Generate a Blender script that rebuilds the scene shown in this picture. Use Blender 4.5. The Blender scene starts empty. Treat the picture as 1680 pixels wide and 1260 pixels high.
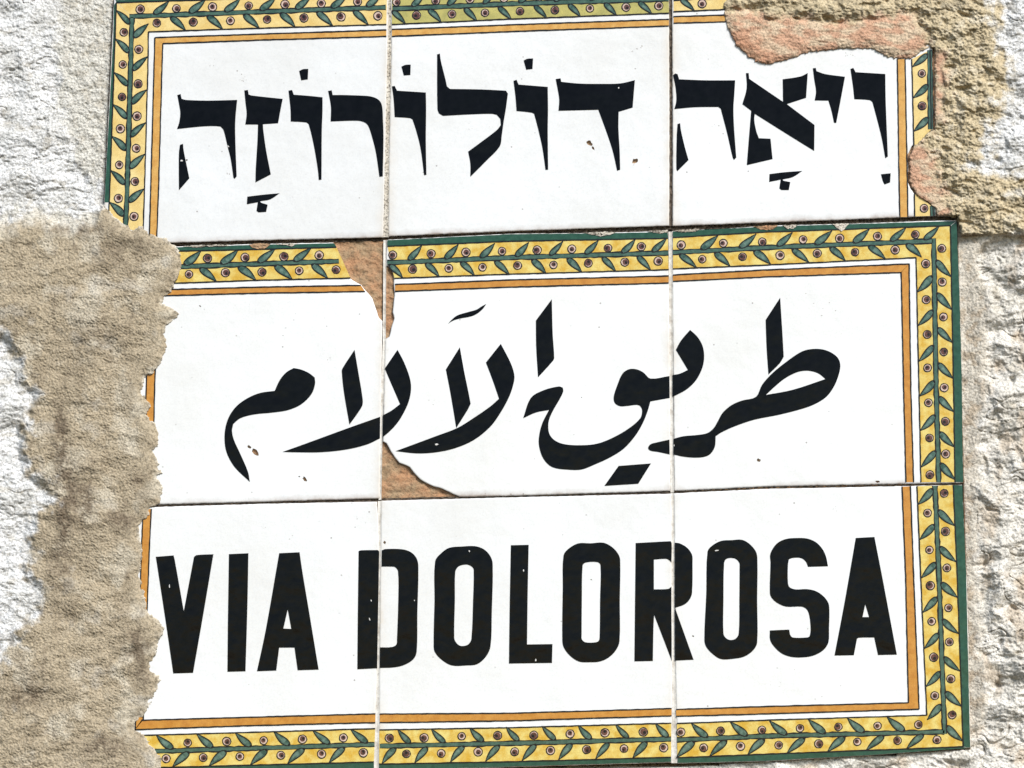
import bpy, math, random
import numpy as np
from mathutils import Vector
from mathutils.geometry import tessellate_polygon

# ------------------------------------------------------------------ camera, sky, sun, exposure
scene = bpy.context.scene
col = scene.collection
LENS, PITCH, DIST = 84.0, math.radians(11.0), 1.25          # metres; a tile is about 15 cm wide
cam_data = bpy.data.cameras.new("camera")
cam_data.lens = LENS; cam_data.sensor_width = 36.0
cam_data.clip_start = 0.01; cam_data.clip_end = 100.0
cam = bpy.data.objects.new("camera", cam_data); col.objects.link(cam)
cam.location = (0, -DIST*math.cos(PITCH), -DIST*math.sin(PITCH))
cam.rotation_euler = (math.pi/2 + PITCH, 0, 0)
scene.camera = cam

SUN_DIR = Vector((0.46, -0.74, 0.74)).normalized()          # from the wall towards the sun
world = bpy.data.worlds.new("World"); scene.world = world; world.use_nodes = True
wn = world.node_tree.nodes; wl = world.node_tree.links
sky = wn.new('ShaderNodeTexSky'); sky.sky_type = 'NISHITA'; sky.sun_disc = False
sky.dust_density = 0.3; sky.air_density = 1.2; sky.sun_elevation = math.asin(SUN_DIR.z); sky.sun_rotation = math.atan2(SUN_DIR.x, SUN_DIR.y)
wn['Background'].inputs['Strength'].default_value = 0.085
wl.new(sky.outputs[0], wn['Background'].inputs['Color'])
sd = bpy.data.lights.new("sun", 'SUN'); sd.energy = 3.4; sd.angle = math.radians(22); sd.color = (1.0, 0.97, 0.92)
sun = bpy.data.objects.new("sun", sd); col.objects.link(sun)
sun.rotation_euler = SUN_DIR.to_track_quat('Z', 'Y').to_euler(); sun.location = (0.6, -0.8, 1.0)

scene.view_settings.view_transform = 'Standard'; scene.view_settings.look = 'None'
scene.view_settings.exposure = 0.54; scene.view_settings.gamma = 1.0
scene.view_settings.use_curve_mapping = False
scene.render.engine = 'CYCLES'
scene.render.resolution_x, scene.render.resolution_y = 1024, 768

# ------------------------------------------------------------------ wall coordinates
# measured on the photograph (1680 x 1260) and laid out on the real wall plane; h = height out of the tile face
FPX = LENS/36.0*1680.0
CS, SN = math.cos(PITCH), math.sin(PITCH)
def W(px, py, h=0.0):
    u = (px - 840.0)/FPX; v = -(py - 630.0)/FPX
    t = (DIST*CS - h)/(CS - v*SN)
    return (u*t, -h + 0*u, -DIST*SN + t*(SN + v*CS))
PX = 0.0003188                                              # metres per measured unit, about

# ------------------------------------------------------------------ noise (numpy)
def _hash(ix, iy, seed):
    h = (ix.astype(np.int64)*374761393 + iy.astype(np.int64)*668265263 + seed*974634777) & 0xffffffff
    h = ((h ^ (h >> 13))*1274126177) & 0xffffffff
    return (h ^ (h >> 16)) & 0xffffffff
def noise(x, y, seed=0):
    x = np.asarray(x, float); y = np.asarray(y, float)
    ix = np.floor(x); iy = np.floor(y); fx = x-ix; fy = y-iy
    u = fx*fx*fx*(fx*(fx*6-15)+10); v = fy*fy*fy*(fy*(fy*6-15)+10)
    def g(dx, dy):
        a = _hash(ix+dx, iy+dy, seed)*(2*math.pi/4294967296.0)
        return np.cos(a)*(fx-dx) + np.sin(a)*(fy-dy)
    a = g(0,0); b = g(1,0); c = g(0,1); d = g(1,1)
    return 1.5*((a*(1-u)+b*u)*(1-v) + (c*(1-u)+d*u)*v)
def fbm(x, y, o=4, seed=0, gain=0.5):
    s = 0; a = 1.0
    for i in range(o):
        s = s + a*noise(x, y, seed+i*17); x = x*2.03+3.1; y = y*2.03+1.7; a *= gain
    return s
def ridged(x, y, o=4, seed=0, gain=0.55):
    s = 0; a = 1.0
    for i in range(o):
        s = s + a*(1-np.abs(noise(x, y, seed+i*31))*2); x = x*2.1+5.2; y = y*2.1+2.3; a *= gain
    return s
def sstep(a, b, x):
    t = np.clip((x-a)/(b-a), 0, 1); return t*t*(3-2*t)
def sdist(X, Y, poly):
    """signed distance to a polygon, positive inside"""
    p = np.array(poly, float); q = np.roll(p, -1, 0)
    best = np.full(X.shape, 1e18); ins = np.zeros(X.shape, bool)
    for (ax, ay), (bx, by) in zip(p, q):
        ex, ey = bx-ax, by-ay; L = ex*ex+ey*ey
        if L < 1e-9: continue
        t = np.clip(((X-ax)*ex+(Y-ay)*ey)/L, 0, 1)
        dx = X-ax-t*ex; dy = Y-ay-t*ey
        np.minimum(best, dx*dx+dy*dy, out=best)
        if ay != by:
            c = ((ay > Y) != (by > Y)) & (X < ex*(Y-ay)/(by-ay)+ax)
            ins ^= c
    d = np.sqrt(best)
    return np.where(ins, d, -d)

# ------------------------------------------------------------------ materials
def new_mat(name):
    m = bpy.data.materials.new(name); m.use_nodes = True
    nt = m.node_tree; b = nt.nodes['Principled BSDF']
    return m, nt, b
def nd(nt, t, **k):
    n = nt.nodes.new(t)
    for a, v in k.items():
        if a.startswith('i_'): n.inputs[a[2:].replace('_', ' ')].default_value = v
        else: setattr(n, a, v)
    return n
def ramp(nt, fac, stops):
    r = nd(nt, 'ShaderNodeValToRGB'); e = r.color_ramp.elements
    while len(e) < len(stops): e.new(0.5)
    for el, (p, c) in zip(e, stops):
        el.position = p; el.color = (c, c, c, 1) if isinstance(c, (int, float)) else (*c, 1)
    nt.links.new(fac, r.inputs[0]); return r.outputs[0]
def tnoise(nt, pos, scale, detail=3, rough=0.55, dist=0.0):
    n = nd(nt, 'ShaderNodeTexNoise'); n.inputs['Scale'].default_value = scale
    n.inputs['Detail'].default_value = detail; n.inputs['Roughness'].default_value = rough
    n.inputs['Distortion'].default_value = dist
    nt.links.new(pos, n.inputs['Vector']); return n.outputs['Fac']
def mixc(nt, fac, a, b, mode='MIX'):
    m = nd(nt, 'ShaderNodeMix', data_type='RGBA', blend_type=mode)
    for s, v in ((0, fac), (6, a), (7, b)):
        if hasattr(v, 'is_output') or isinstance(v, bpy.types.NodeSocket): nt.links.new(v, m.inputs[s])
        elif isinstance(v, (int, float)): m.inputs[s].default_value = v
        else: m.inputs[s].default_value = (*v, 1)
    return m.outputs[2]
def math2(nt, op, a, b=0.0):
    m = nd(nt, 'ShaderNodeMath', operation=op)
    for s, v in ((0, a), (1, b)):
        if isinstance(v, bpy.types.NodeSocket): nt.links.new(v, m.inputs[s])
        else: m.inputs[s].default_value = v
    return m.outputs[0]
def glaze_bump(nt, b, pos, fine=1.0, wave=1.0):
    """hand-made glaze: slow waves, orange peel and fine pitting, continuous over paint and white"""
    w = tnoise(nt, pos, 55, 2); p = tnoise(nt, pos, 330, 2); f = tnoise(nt, pos, 1500, 2)
    h = math2(nt, 'MULTIPLY', w, 0.00055*wave)
    h = math2(nt, 'ADD', h, math2(nt, 'MULTIPLY', p, 0.00006*fine))
    h = math2(nt, 'ADD', h, math2(nt, 'MULTIPLY', f, 0.000012*fine))
    bm = nd(nt, 'ShaderNodeBump'); bm.inputs['Strength'].default_value = 1.0; bm.inputs['Distance'].default_value = 1.0
    nt.links.new(h, bm.inputs['Height']); nt.links.new(bm.outputs[0], b.inputs['Normal'])
def paint(name, c1, c2, scale=180, rough=0.2, lo=0.35, hi=0.65, fine=1.0, wave=1.0, spec=0.5):
    m, nt, b = new_mat(name)
    pos = nd(nt, 'ShaderNodeNewGeometry').outputs['Position']
    f = ramp(nt, tnoise(nt, pos, scale, 4, 0.6), [(lo, 0.0), (hi, 1.0)])
    c = mixc(nt, f, c1, c2)
    g = ramp(nt, tnoise(nt, pos, 1700, 2), [(0.3, 0.86), (0.7, 1.08)])
    c = mixc(nt, 1.0, c, g, 'MULTIPLY')
    nt.links.new(c, b.inputs['Base Color'])
    b.inputs['Roughness'].default_value = rough; b.inputs['Specular IOR Level'].default_value = spec
    glaze_bump(nt, b, pos, fine, wave)
    return m

def make_glaze():
    m, nt, b = new_mat('white_glaze')
    pos = nd(nt, 'ShaderNodeNewGeometry').outputs['Position']
    c = mixc(nt, ramp(nt, tnoise(nt, pos, 14, 3), [(0.35, 0.0), (0.7, 1.0)]), (0.80, 0.805, 0.81), (0.735, 0.73, 0.715))
    oi = nd(nt, 'ShaderNodeObjectInfo'); c = mixc(nt, 1.0, c, ramp(nt, oi.outputs['Random'], [(0.0, 0.93), (1.0, 1.02)]), 'MULTIPLY')
    c = mixc(nt, 1.0, c, ramp(nt, tnoise(nt, pos, 900, 3, 0.7), [(0.30, 0.93), (0.52, 1.0)]), 'MULTIPLY')
    # sparse dark pinholes
    v = nd(nt, 'ShaderNodeTexVoronoi'); v.inputs['Scale'].default_value = 150; nt.links.new(pos, v.inputs['Vector'])
    pit = ramp(nt, v.outputs['Distance'], [(0.035, 1.0), (0.085, 0.0)])
    rs = nd(nt, 'ShaderNodeSeparateColor'); nt.links.new(v.outputs['Color'], rs.inputs[0])
    pit = math2(nt, 'MULTIPLY', pit, ramp(nt, rs.outputs[0], [(0.55, 0.0), (0.92, 0.8)]))
    c = mixc(nt, pit, c, (0.20, 0.17, 0.15))
    # faint grey scuffs
    sc = math2(nt, 'MULTIPLY', ramp(nt, tnoise(nt, pos, 420, 5, 0.75, 0.6), [(0.62, 0.0), (0.72, 0.55)]),
               ramp(nt, tnoise(nt, pos, 38, 2), [(0.5, 0.0), (0.68, 1.0)]))
    c = mixc(nt, sc, c, (0.42, 0.41, 0.40))
    # beige grime along the side rims; brown, darker towards the bottom edge
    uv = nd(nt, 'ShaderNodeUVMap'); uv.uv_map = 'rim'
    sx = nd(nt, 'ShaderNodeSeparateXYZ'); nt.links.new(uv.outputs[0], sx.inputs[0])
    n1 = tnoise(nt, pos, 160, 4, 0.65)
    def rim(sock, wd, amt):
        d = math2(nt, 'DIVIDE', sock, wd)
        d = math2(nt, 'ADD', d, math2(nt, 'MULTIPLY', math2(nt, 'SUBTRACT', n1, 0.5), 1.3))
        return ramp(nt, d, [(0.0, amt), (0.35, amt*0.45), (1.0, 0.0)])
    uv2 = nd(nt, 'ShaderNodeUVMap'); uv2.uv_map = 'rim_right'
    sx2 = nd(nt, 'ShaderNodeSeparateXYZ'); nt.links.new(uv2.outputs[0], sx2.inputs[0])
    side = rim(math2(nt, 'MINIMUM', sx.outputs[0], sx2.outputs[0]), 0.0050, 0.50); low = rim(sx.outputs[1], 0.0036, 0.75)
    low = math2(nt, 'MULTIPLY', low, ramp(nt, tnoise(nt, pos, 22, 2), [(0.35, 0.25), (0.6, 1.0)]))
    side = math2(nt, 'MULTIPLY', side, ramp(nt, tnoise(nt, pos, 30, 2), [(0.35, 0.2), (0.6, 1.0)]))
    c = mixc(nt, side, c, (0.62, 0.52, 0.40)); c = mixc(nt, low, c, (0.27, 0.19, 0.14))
    nt.links.new(c, b.inputs['Base Color'])
    b.inputs['Roughness'].default_value = 0.22
    glaze_bump(nt, b, pos, 1.2, 1.0)
    return m

M = {}
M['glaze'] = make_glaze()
M['ink'] = paint('black_enamel', (0.0014, 0.0014, 0.0017), (0.0032, 0.0032, 0.004), 260, 0.13, fine=1.6, wave=1.5, spec=0.15)
M['line'] = paint('dark_outline', (0.006, 0.006, 0.007), (0.016, 0.014, 0.013), 700, 0.25, spec=0.3)
M['yellow'] = paint('yellow_wash', (0.72, 0.58, 0.18), (0.60, 0.36, 0.035), 150, 0.22, 0.38, 0.62)
M['olive'] = paint('olive_yellow_wash', (0.50, 0.44, 0.13), (0.36, 0.33, 0.10), 120, 0.22)
M['pale_yellow'] = paint('pale_yellow_wash', (0.78, 0.62, 0.27), (0.66, 0.44, 0.12), 95, 0.22, 0.30, 0.72)
M['orange'] = paint('ochre_stripe', (0.58, 0.27, 0.045), (0.47, 0.19, 0.022), 220, 0.22)
M['pale_orange'] = paint('pale_ochre_stripe', (0.66, 0.38, 0.10), (0.55, 0.27, 0.05), 220, 0.22)
M['green'] = paint('green_rim', (0.014, 0.060, 0.036), (0.028, 0.092, 0.058), 300, 0.2, spec=0.35)
M['vine'] = paint('green_vine', (0.030, 0.078, 0.054), (0.070, 0.135, 0.098), 420, 0.2)
M['leaf'] = paint('green_leaf', (0.020, 0.062, 0.044), (0.105, 0.175, 0.135), 330, 0.2, 0.40, 0.68)
M['leaf_light'] = paint('pale_leaf_wash', (0.055, 0.115, 0.085), (0.14, 0.22, 0.175), 330, 0.2)
M['cream'] = paint('berry_cream', (0.66, 0.52, 0.43), (0.50, 0.33, 0.27), 900, 0.2)
M['berry'] = paint('berry_brown', (0.040, 0.013, 0.010), (0.15, 0.055, 0.038), 800, 0.2)
M['white_paint'] = paint('bare_white_fleck', (0.75, 0.74, 0.72), (0.6, 0.58, 0.55), 800, 0.4)

def make_clay():
    m, nt, b = new_mat('fired_clay')
    pos = nd(nt, 'ShaderNodeNewGeometry').outputs['Position']
    c = mixc(nt, ramp(nt, tnoise(nt, pos, 130, 5, 0.65), [(0.36, 0.0), (0.64, 1.0)]), (0.45, 0.24, 0.125), (0.37, 0.255, 0.15))
    c = mixc(nt, 1.0, c, ramp(nt, tnoise(nt, pos, 700, 4, 0.7), [(0.30, 0.45), (0.50, 1.05)]), 'MULTIPLY')
    nt.links.new(c, b.inputs['Base Color']); b.inputs['Roughness'].default_value = 0.9
    bm = nd(nt, 'ShaderNodeBump'); bm.inputs['Distance'].default_value = 1.0
    nt.links.new(math2(nt, 'MULTIPLY', tnoise(nt, pos, 900, 4, 0.7), 0.0007), bm.inputs['Height'])
    nt.links.new(bm.outputs[0], b.inputs['Normal'])
    return m
M['clay'] = make_clay()
def make_grout():
    m, nt, b = new_mat('joint_grout')
    pos = nd(nt, 'ShaderNodeNewGeometry').outputs['Position']
    c = mixc(nt, ramp(nt, tnoise(nt, pos, 60, 3), [(0.38, 0.0), (0.62, 1.0)]), (0.66, 0.61, 0.53), (0.48, 0.42, 0.34))
    c = mixc(nt, ramp(nt, tnoise(nt, pos, 950, 4, 0.7), [(0.41, 0.9), (0.49, 0.0)]), c, (0.10, 0.085, 0.07))
    nt.links.new(c, b.inputs['Base Color']); b.inputs['Roughness'].default_value = 0.95
    return m
M['grout'] = make_grout()
M['clean_grout'] = paint('pale_grout', (0.70, 0.67, 0.62), (0.40, 0.35, 0.29), 200, 0.9, 0.45, 0.75, spec=0.1)
def make_masonry():
    """stone, mortar and plaster: the colour of each piece is stored on its points, grain and bump on top"""
    m, nt, b = new_mat('masonry')
    pos = nd(nt, 'ShaderNodeNewGeometry').outputs['Position']
    at = nd(nt, 'ShaderNodeAttribute'); at.attribute_name = 'tint'
    c = mixc(nt, 1.0, at.outputs['Color'], ramp(nt, tnoise(nt, pos, 900, 3, 0.75), [(0.33, 0.46), (0.56, 1.06)]), 'MULTIPLY')
    nt.links.new(c, b.inputs['Base Color']); b.inputs['Roughness'].default_value = 0.95
    b.inputs['Specular IOR Level'].default_value = 0.2
    bm = nd(nt, 'ShaderNodeBump'); bm.inputs['Distance'].default_value = 1.0
    nt.links.new(math2(nt, 'MULTIPLY', tnoise(nt, pos, 900, 3, 0.75), 0.00062), bm.inputs['Height'])
    nt.links.new(bm.outputs[0], b.inputs['Normal'])
    return m
M['masonry'] = make_masonry()

# ------------------------------------------------------------------ mesh helpers
def link(name, me, mats, parent=None):
    o = bpy.data.objects.new(name, me); col.objects.link(o)
    for mt in (mats if isinstance(mats, (list, tuple)) else [mats]): me.materials.append(mt)
    if parent: o.parent = parent
    return o
def empty(name):
    o = bpy.data.objects.new(name, None); o.empty_display_size = 0.05; col.objects.link(o); return o

class Sheet:
    """flat painted shapes on the tile face, a fraction of a millimetre of enamel thick"""
    def __init__(s): s.v = []; s.f = []; s.m = []
    def poly(s, loops, h, mat=0, depth=0.00012):
        flat = [p for L in loops for p in L]; base = len(s.v)
        for p in flat: s.v.append(W(p[0], p[1], h))
        tris = tessellate_polygon([[Vector((p[0], -p[1], 0)) for p in L] for L in loops])
        for t in tris:
            a, b, c = (flat[i] for i in t)
            if (b[0]-a[0])*(c[1]-a[1]) - (b[1]-a[1])*(c[0]-a[0]) > 0: t = (t[0], t[2], t[1])
            s.f.append([base+i for i in t]); s.m.append(mat)
        if depth:
            b2 = len(s.v); k = 0
            for p in flat: s.v.append(W(p[0], p[1], h-depth))
            for L in loops:
                n = len(L)
                for i in range(n):
                    j = (i+1) % n
                    s.f.append([base+k+i, b2+k+i, b2+k+j, base+k+j]); s.m.append(mat)
                k += n
    def build(s, name, mats, parent):
        me = bpy.data.meshes.new(name); me.from_pydata(s.v, [], s.f)
        me.polygons.foreach_set('material_index', s.m); me.update()
        return link(name, me, mats, parent)

def smooth(pts, corner=40, n=4):
    out = []; N = len(pts)
    def turn(i):
        a, b, c = pts[i-1], pts[i], pts[(i+1) % N]
        d = math.degrees(math.atan2(c[1]-b[1], c[0]-b[0]) - math.atan2(b[1]-a[1], b[0]-a[0]))
        return abs((d+180) % 360-180)
    cr = [turn(i) > corner for i in range(N)]
    for i in range(N):
        p0, p1, p2, p3 = pts[i-1], pts[i], pts[(i+1) % N], pts[(i+2) % N]
        if cr[i]: p0 = p1
        if cr[(i+1) % N]: p3 = p2
        L = math.dist(p1, p2); k = n if L > 4 else 2
        for q in range(k):
            t = q/k
            # chord-scaled tangents keep straight runs straight
            def tan(a, b, c):
                la, lb = math.dist(a, b), math.dist(b, c)
                if la < 1e-6 or lb < 1e-6: return ((c[0]-b[0])+(b[0]-a[0]), (c[1]-b[1])+(b[1]-a[1]))
                w = L/(la+lb); return ((c[0]-a[0])*w, (c[1]-a[1])*w)
            m1 = tan(p0, p1, p2); m2 = tan(p1, p2, p3)
            a = 2*t**3-3*t*t+1; b = t**3-2*t*t+t; c = -2*t**3+3*t*t; d = t**3-t*t
            out.append((a*p1[0]+b*m1[0]+c*p2[0]+d*m2[0], a*p1[1]+b*m1[1]+c*p2[1]+d*m2[1]))
    return out
rng = random.Random(7)
def rough_line(pts, step=6.0, amp=0.35, closed=True):
    out = []; N = len(pts)
    for i in range(N if closed else N-1):
        a, b = pts[i], pts[(i+1) % N]; L = math.dist(a, b); k = max(1, int(L/step))
        for q in range(k):
            t = q/k; out.append((a[0]+(b[0]-a[0])*t+rng.uniform(-amp, amp), a[1]+(b[1]-a[1])*t+rng.uniform(-amp, amp)))
    return out

# ------------------------------------------------------------------ the stone wall behind and around the sign
LIP = [(171,333),(172,340),(178,342),(184,349),(191,357),(198,361),(205,367),(215,371),(217,376),(225,371),(234,369),(237,374),(246,381),(255,385),(260,388),(275,390),(279,398),
       (289,402),(293,409),(299,422),(299,440),(292,457),(286,470),(282,482),(270,487),(266,497),(277,501),(287,507),(295,515),(292,521),(280,530),(274,535),(271,547),(274,560),(275,570),(271,580),(266,595),(257,607),(250,614),(239,619),(237,630),
       (236,642),(240,650),(246,660),(249,667),(241,680),(247,687),(255,692),(260,707),(262,722),(261,732),(252,740),(257,750),(262,762),(267,777),(257,782),(265,792),(269,802),(265,817),(264,827),
       (247,834),(246,845),(236,854),(229,862),(231,885),(236,905),(235,912),(232,930),(232,945),(236,960),(239,975),(241,992),(245,1005),(262,1017),(270,1030),(269,1040),(262,1052),(257,1070),(251,1085),(247,1100),(262,1107),(265,1115),(260,1130),(252,1145),(246,1160),(237,1175),(223,1186),(222,1197),(232,1202),(240,1210),(250,1225),(260,1232),(267,1242),(266,1252),(265,1290)]
def wall():
    root = empty('wall'); root['kind'] = 'structure'
    root['label'] = 'rough pale limestone wall with sandy mortar joints around the tiles'
    ar = np.arange
    xs = np.concatenate([ar(-640,-30,8), ar(-30,306,1.25), ar(306,1180,12), ar(1180,1474,1.5), ar(1474,1704,1.2), ar(1704,2330,8)])
    ys = np.concatenate([ar(-460,-20,12), ar(-20,1282,1.25), ar(1282,1740,12)])
    nx, ny = len(xs), len(ys)
    GX, GY = np.meshgrid(xs, ys)
    drop = ((GX > 303) & (GX < 1179) & (GY > -4) & (GY < 1256)) | ((GX >= 1179) & (GX < 1470) & (GY > 118) & (GY < 1240))
    keep = ~drop
    idx = -np.ones(GX.shape, int); idx[keep] = np.arange(keep.sum())
    X = GX[keep]; Y = GY[keep]
    # wobble so that borders between materials wander
    wx = 5*fbm(X/34, Y/34, 4, 3); wy = 5*fbm(X/34, Y/34, 4, 9)
    jx = 1.6*fbm(X/7, Y/7, 3, 21); jy = 1.6*fbm(X/7, Y/7, 3, 22)

    sign = sdist(X, Y, [(186,-3),(171,340),(170,400),(205,404),(205,1275),(1110,1258),(1591,1229),(1570,360),(1536,355),(1531,80),(1531,-34)])
    ex = 1.1*fbm(X/3.2, Y/3.2, 2, 25); ey = 1.1*fbm(X/3.2, Y/3.2, 2, 26)
    left = sdist(X+jx*1.1+ex, Y+jy*1.1+ey, LIP + [(265,1800),(-900,1800),(-900,372),(0,366),(60,350),(110,366),(150,356)])
    tr = sdist(X+jx+ex, Y+jy+ey, [(1186,-700),(1186,0),(1187,25),(1190,41),(1197,57),(1207,75),(1227,94),(1245,104),(1260,107),(1285,102),(1307,95),(1330,86),(1355,85),(1382,81),(1405,81),(1435,82),(1446,90),(1457,96),(1477,98),(1497,97),(1506,91),(1513,84),(1525,80),(1533,80),(1533,212),(1522,215),(1517,222),(1507,232),(1497,240),(1491,254),(1490,270),(1492,280),(1490,295),(1494,308),(1501,318),(1510,327),(1524,335),(1534,342),(1537,355),(1570,357),(1578,385),(2600,385),(2600,-700)])
    pink1 = sdist(X+wx*0.7, Y+wy*0.5, [(1180,20),(1230,20),(1260,29),(1300,27),(1330,31),(1370,40),(1392,35),(1435,31),(1472,22),(1498,20),(1508,42),(1521,56),(1516,72),(1526,82),(1500,110),(1445,98),(1380,90),(1300,110),(1250,120),(1180,90)])
    pink2 = sdist(X+wx*0.6, Y+wy*0.6, [(1480,240),(1512,234),(1528,258),(1543,288),(1548,318),(1560,346),(1536,362),(1484,330)])
    pink3 = sdist(X+wx*0.4, Y+wy*0.4, [(1530,82),(1546,88),(1552,150),(1543,196),(1530,214)])
    s1 = sdist(X+wx*1.6, Y+wy*1.6, [(-900,-700),(100,-700),(86,-30),(98,30),(92,100),(104,175),(112,217),(116,255),(140,285),(168,312),(170,328),(152,350),(122,362),(95,348),(57,338),(0,360),(-900,380)])
    s2 = sdist(X+wx*1.4, Y+wy*1.4, [(-900,560),(0,548),(32,585),(40,630),(66,645),(50,676),(40,690),(37,730),(42,767),(62,785),(86,800),(84,822),(57,842),(50,880),(56,905),(45,925),(46,945),(70,968),(62,1007),(32,1040),(20,1065),(0,1087),(-900,1110)])
    s3 = sdist(X+wx*2, Y+wy*2, [(1622,-700),(1626,0),(1640,50),(1655,105),(1650,150),(1632,200),(1615,245),(1600,268),(1640,290),(1700,294),(2600,300),(2600,-700)])
    s4 = sdist(X+wx*1.8, Y+wy*1.8, [(2600,376),(1690,376),(1640,388),(1612,408),(1604,430),(1622,500),(1616,565),(1616,640),(1606,700),(1604,800),(1602,900),(1600,960),(1606,1050),(1618,1130),(1604,1195),(1560,1236),(1300,1256),(900,1272),(300,1300),(300,1800),(2600,1800)])

    # relief of each stuff, metres
    qx = X+14*fbm(X/90, Y/90, 3, 40); qy = Y+14*fbm(X/90, Y/90, 3, 41)
    # layered limestone: broken ledges with rough faces, a few cracks and pits
    lay = fbm(qx/150+0.25*qy/150, qy/62, 5, 50, 0.5)*4.2 + fbm(X/17, Y/14, 3, 55)*0.30
    fr = lay-np.floor(lay); ledge = np.floor(lay) + sstep(0.45, 1.0, fr)
    lay2 = fbm(qx/40+0.3*qy/40, qy/19, 4, 60, 0.5)*3.2; fr2 = lay2-np.floor(lay2); ledge2 = np.floor(lay2)+sstep(0.3, 1.0, fr2)
    fine = 0.00030*fbm(X/7, Y/5.5, 4, 70, 0.64)
    crack = np.exp(-(noise(qx/70, qy/32, 76)/0.018)**2)*sstep(-0.1, 0.3, noise(X/80, Y/80, 78))
    pits = sstep(0.60, 0.9, noise(X/13, Y/10, 77))
    rock = 0.00048*ledge + 0.00014*ledge2 + 0.0010*fbm(X/70, Y/50, 4, 66) + fine - 0.0011*crack - 0.0014*pits
    lump = 0.0040*fbm(qx/75, qy/62, 5, 67, 0.47) + 0.00028*ledge2 + fine - 0.0016*crack - 0.0024*sstep(0.55, 0.85, noise(X/22, Y/18, 79))
    grain = 0.00042*fbm((X+0.45*Y)/3.8, (Y-0.45*X)/2.5, 2, 80, 0.6) + 0.00018*fbm((X+0.5*Y)/12, (Y-0.4*X)/6, 3, 85)
    sand = 0.0014*fbm(X/120, Y/90, 3, 90) + grain
    coarse = 0.0019*fbm(X/40, Y/30, 4, 100, 0.52) - 0.0016*sstep(0.35, 0.7, noise(X/24, Y/17, 105)) + 0.00045*fbm(X/9, Y/7, 3, 110, 0.62) + 0.00042*fbm(X/3.8, Y/3.2, 2, 120)
    grit = 0.0006*fbm(X/16, Y/16, 4, 130, 0.62) + 0.0003*fbm(X/4, Y/4, 2, 140)

    n_b = fbm(X/20, Y/16, 3, 155)
    H = -0.0024 + grit
    right_gap = sstep(1560, 1590, X)
    H = H*(1-right_gap) + right_gap*(-0.0020 + 0.0006*fbm(X/22, Y/30, 3, 150) + 0.00022*fbm(X/4, Y/4, 2, 151) + 0.00009*np.clip(X-1590, -10, 40))
    # stones
    def add_stone(H, s, lift, soft, rock=rock):
        k = sstep(-soft, soft*1.4, s + 4*fbm(X/18, Y/18, 3, 160))
        return H*(1-k) + (rock + lift + 0.0024*sstep(0, 60, s))*k
    H = add_stone(H, s1, -0.0022, 8); H = add_stone(H, s4, -0.0016, 8, lump)
    # under the tiles
    u = sstep(-1.0, 2.5, sign); H = H*(1-u) + (-0.0068)*u
    # rough mortar daubed over the broken top right corner
    ht = 0.0017 + coarse + 0.0022*sstep(1540, 1640, X) + 0.0016*sstep(0, 60, tr)
    pm = sstep(-3, 5, np.maximum(pink1, np.maximum(pink2, pink3)))
    hp = 0.0013 + 0.0011*sstep(-2, 20, tr)*sstep(-6, 10, pink1) + 0.0004*sstep(0, 8, tr) + 0.00045*fbm(X/26, Y/14, 4, 170) + 0.00022*fbm(X/5, Y/3.4, 3, 171)
    groove = 0.0009*np.exp(-((pink1+3)/6.0)**2)*sstep(10, 34, tr)
    ht = ht*(1-pm) + hp*pm - groove
    k = sstep(-1.6, 2.2, tr); H = H*(1-k) + ht*k
    H = add_stone(H, s3, 0.0018, 34, lump)
    # sandy mortar smeared over the left edge of the tiles
    hl = 0.00035 + 0.0007*sstep(410, 385, Y) + 0.0016*sstep(0, 18, left) + (sand + 0.0008*fbm(X/48, Y/30, 3, 95))*(0.25+0.75*sstep(0, 50, left)) + 0.0022*sstep(10, 140, left) + 0.0006*fbm(X/14, Y/14, 2, 175)*sstep(20, 0, left)
    strk = noise((X*0.35+Y)/15, (X-Y*0.35)/130, 180); hl = hl + 0.00055*strk*sstep(900, 1150, Y+0.3*X)
    soft = 1.0 + 16*sstep(172, 150, X)*sstep(420, 385, Y)
    k = sstep(-1.3*soft, 1.6*soft, left + (soft-1)*0.6*n_b); H = H*(1-k) + hl*k
    H = add_stone(H, s2, 0.0010, 9)

    # colours
    n1 = fbm(X/60, Y/60, 4, 200); n2 = fbm(X/22, Y/22, 4, 210); n3 = fbm(X/6, Y/6, 3, 220)
    def C(*c): return np.array(c)[None, :]
    def lerp(a, b, t): return a*(1-t[:, None]) + b*t[:, None]
    colr = np.repeat(C(0.66,0.635,0.575), len(X), 0)                       # gritty pale mortar
    colr = lerp(colr, C(0.50,0.46,0.385), sstep(0.0, 0.6, n2)*0.7)
    rg = lerp(np.repeat(C(0.66,0.60,0.51), len(X), 0), C(0.50,0.40,0.29), sstep(-0.1, 0.5, n2)*0.8)
    colr = lerp(colr, rg, right_gap)
    tan = lerp(np.repeat(C(0.44,0.365,0.26), len(X), 0), C(0.54,0.475,0.37), sstep(0.0, 0.6, n1))
    tan = lerp(tan, C(0.30,0.24,0.165), sstep(0.25, 0.8, fbm(X/38+4, Y/95, 4, 230))*0.5)
    tan = lerp(tan, C(0.20,0.155,0.11), sstep(0.45, 0.9, fbm(X/16, Y/30, 4, 231))*0.4)
    tan = lerp(tan, C(0.52,0.50,0.46), sstep(0.4, 0.9, fbm(X/45+9, Y/45, 3, 232))*0.3)
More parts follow.
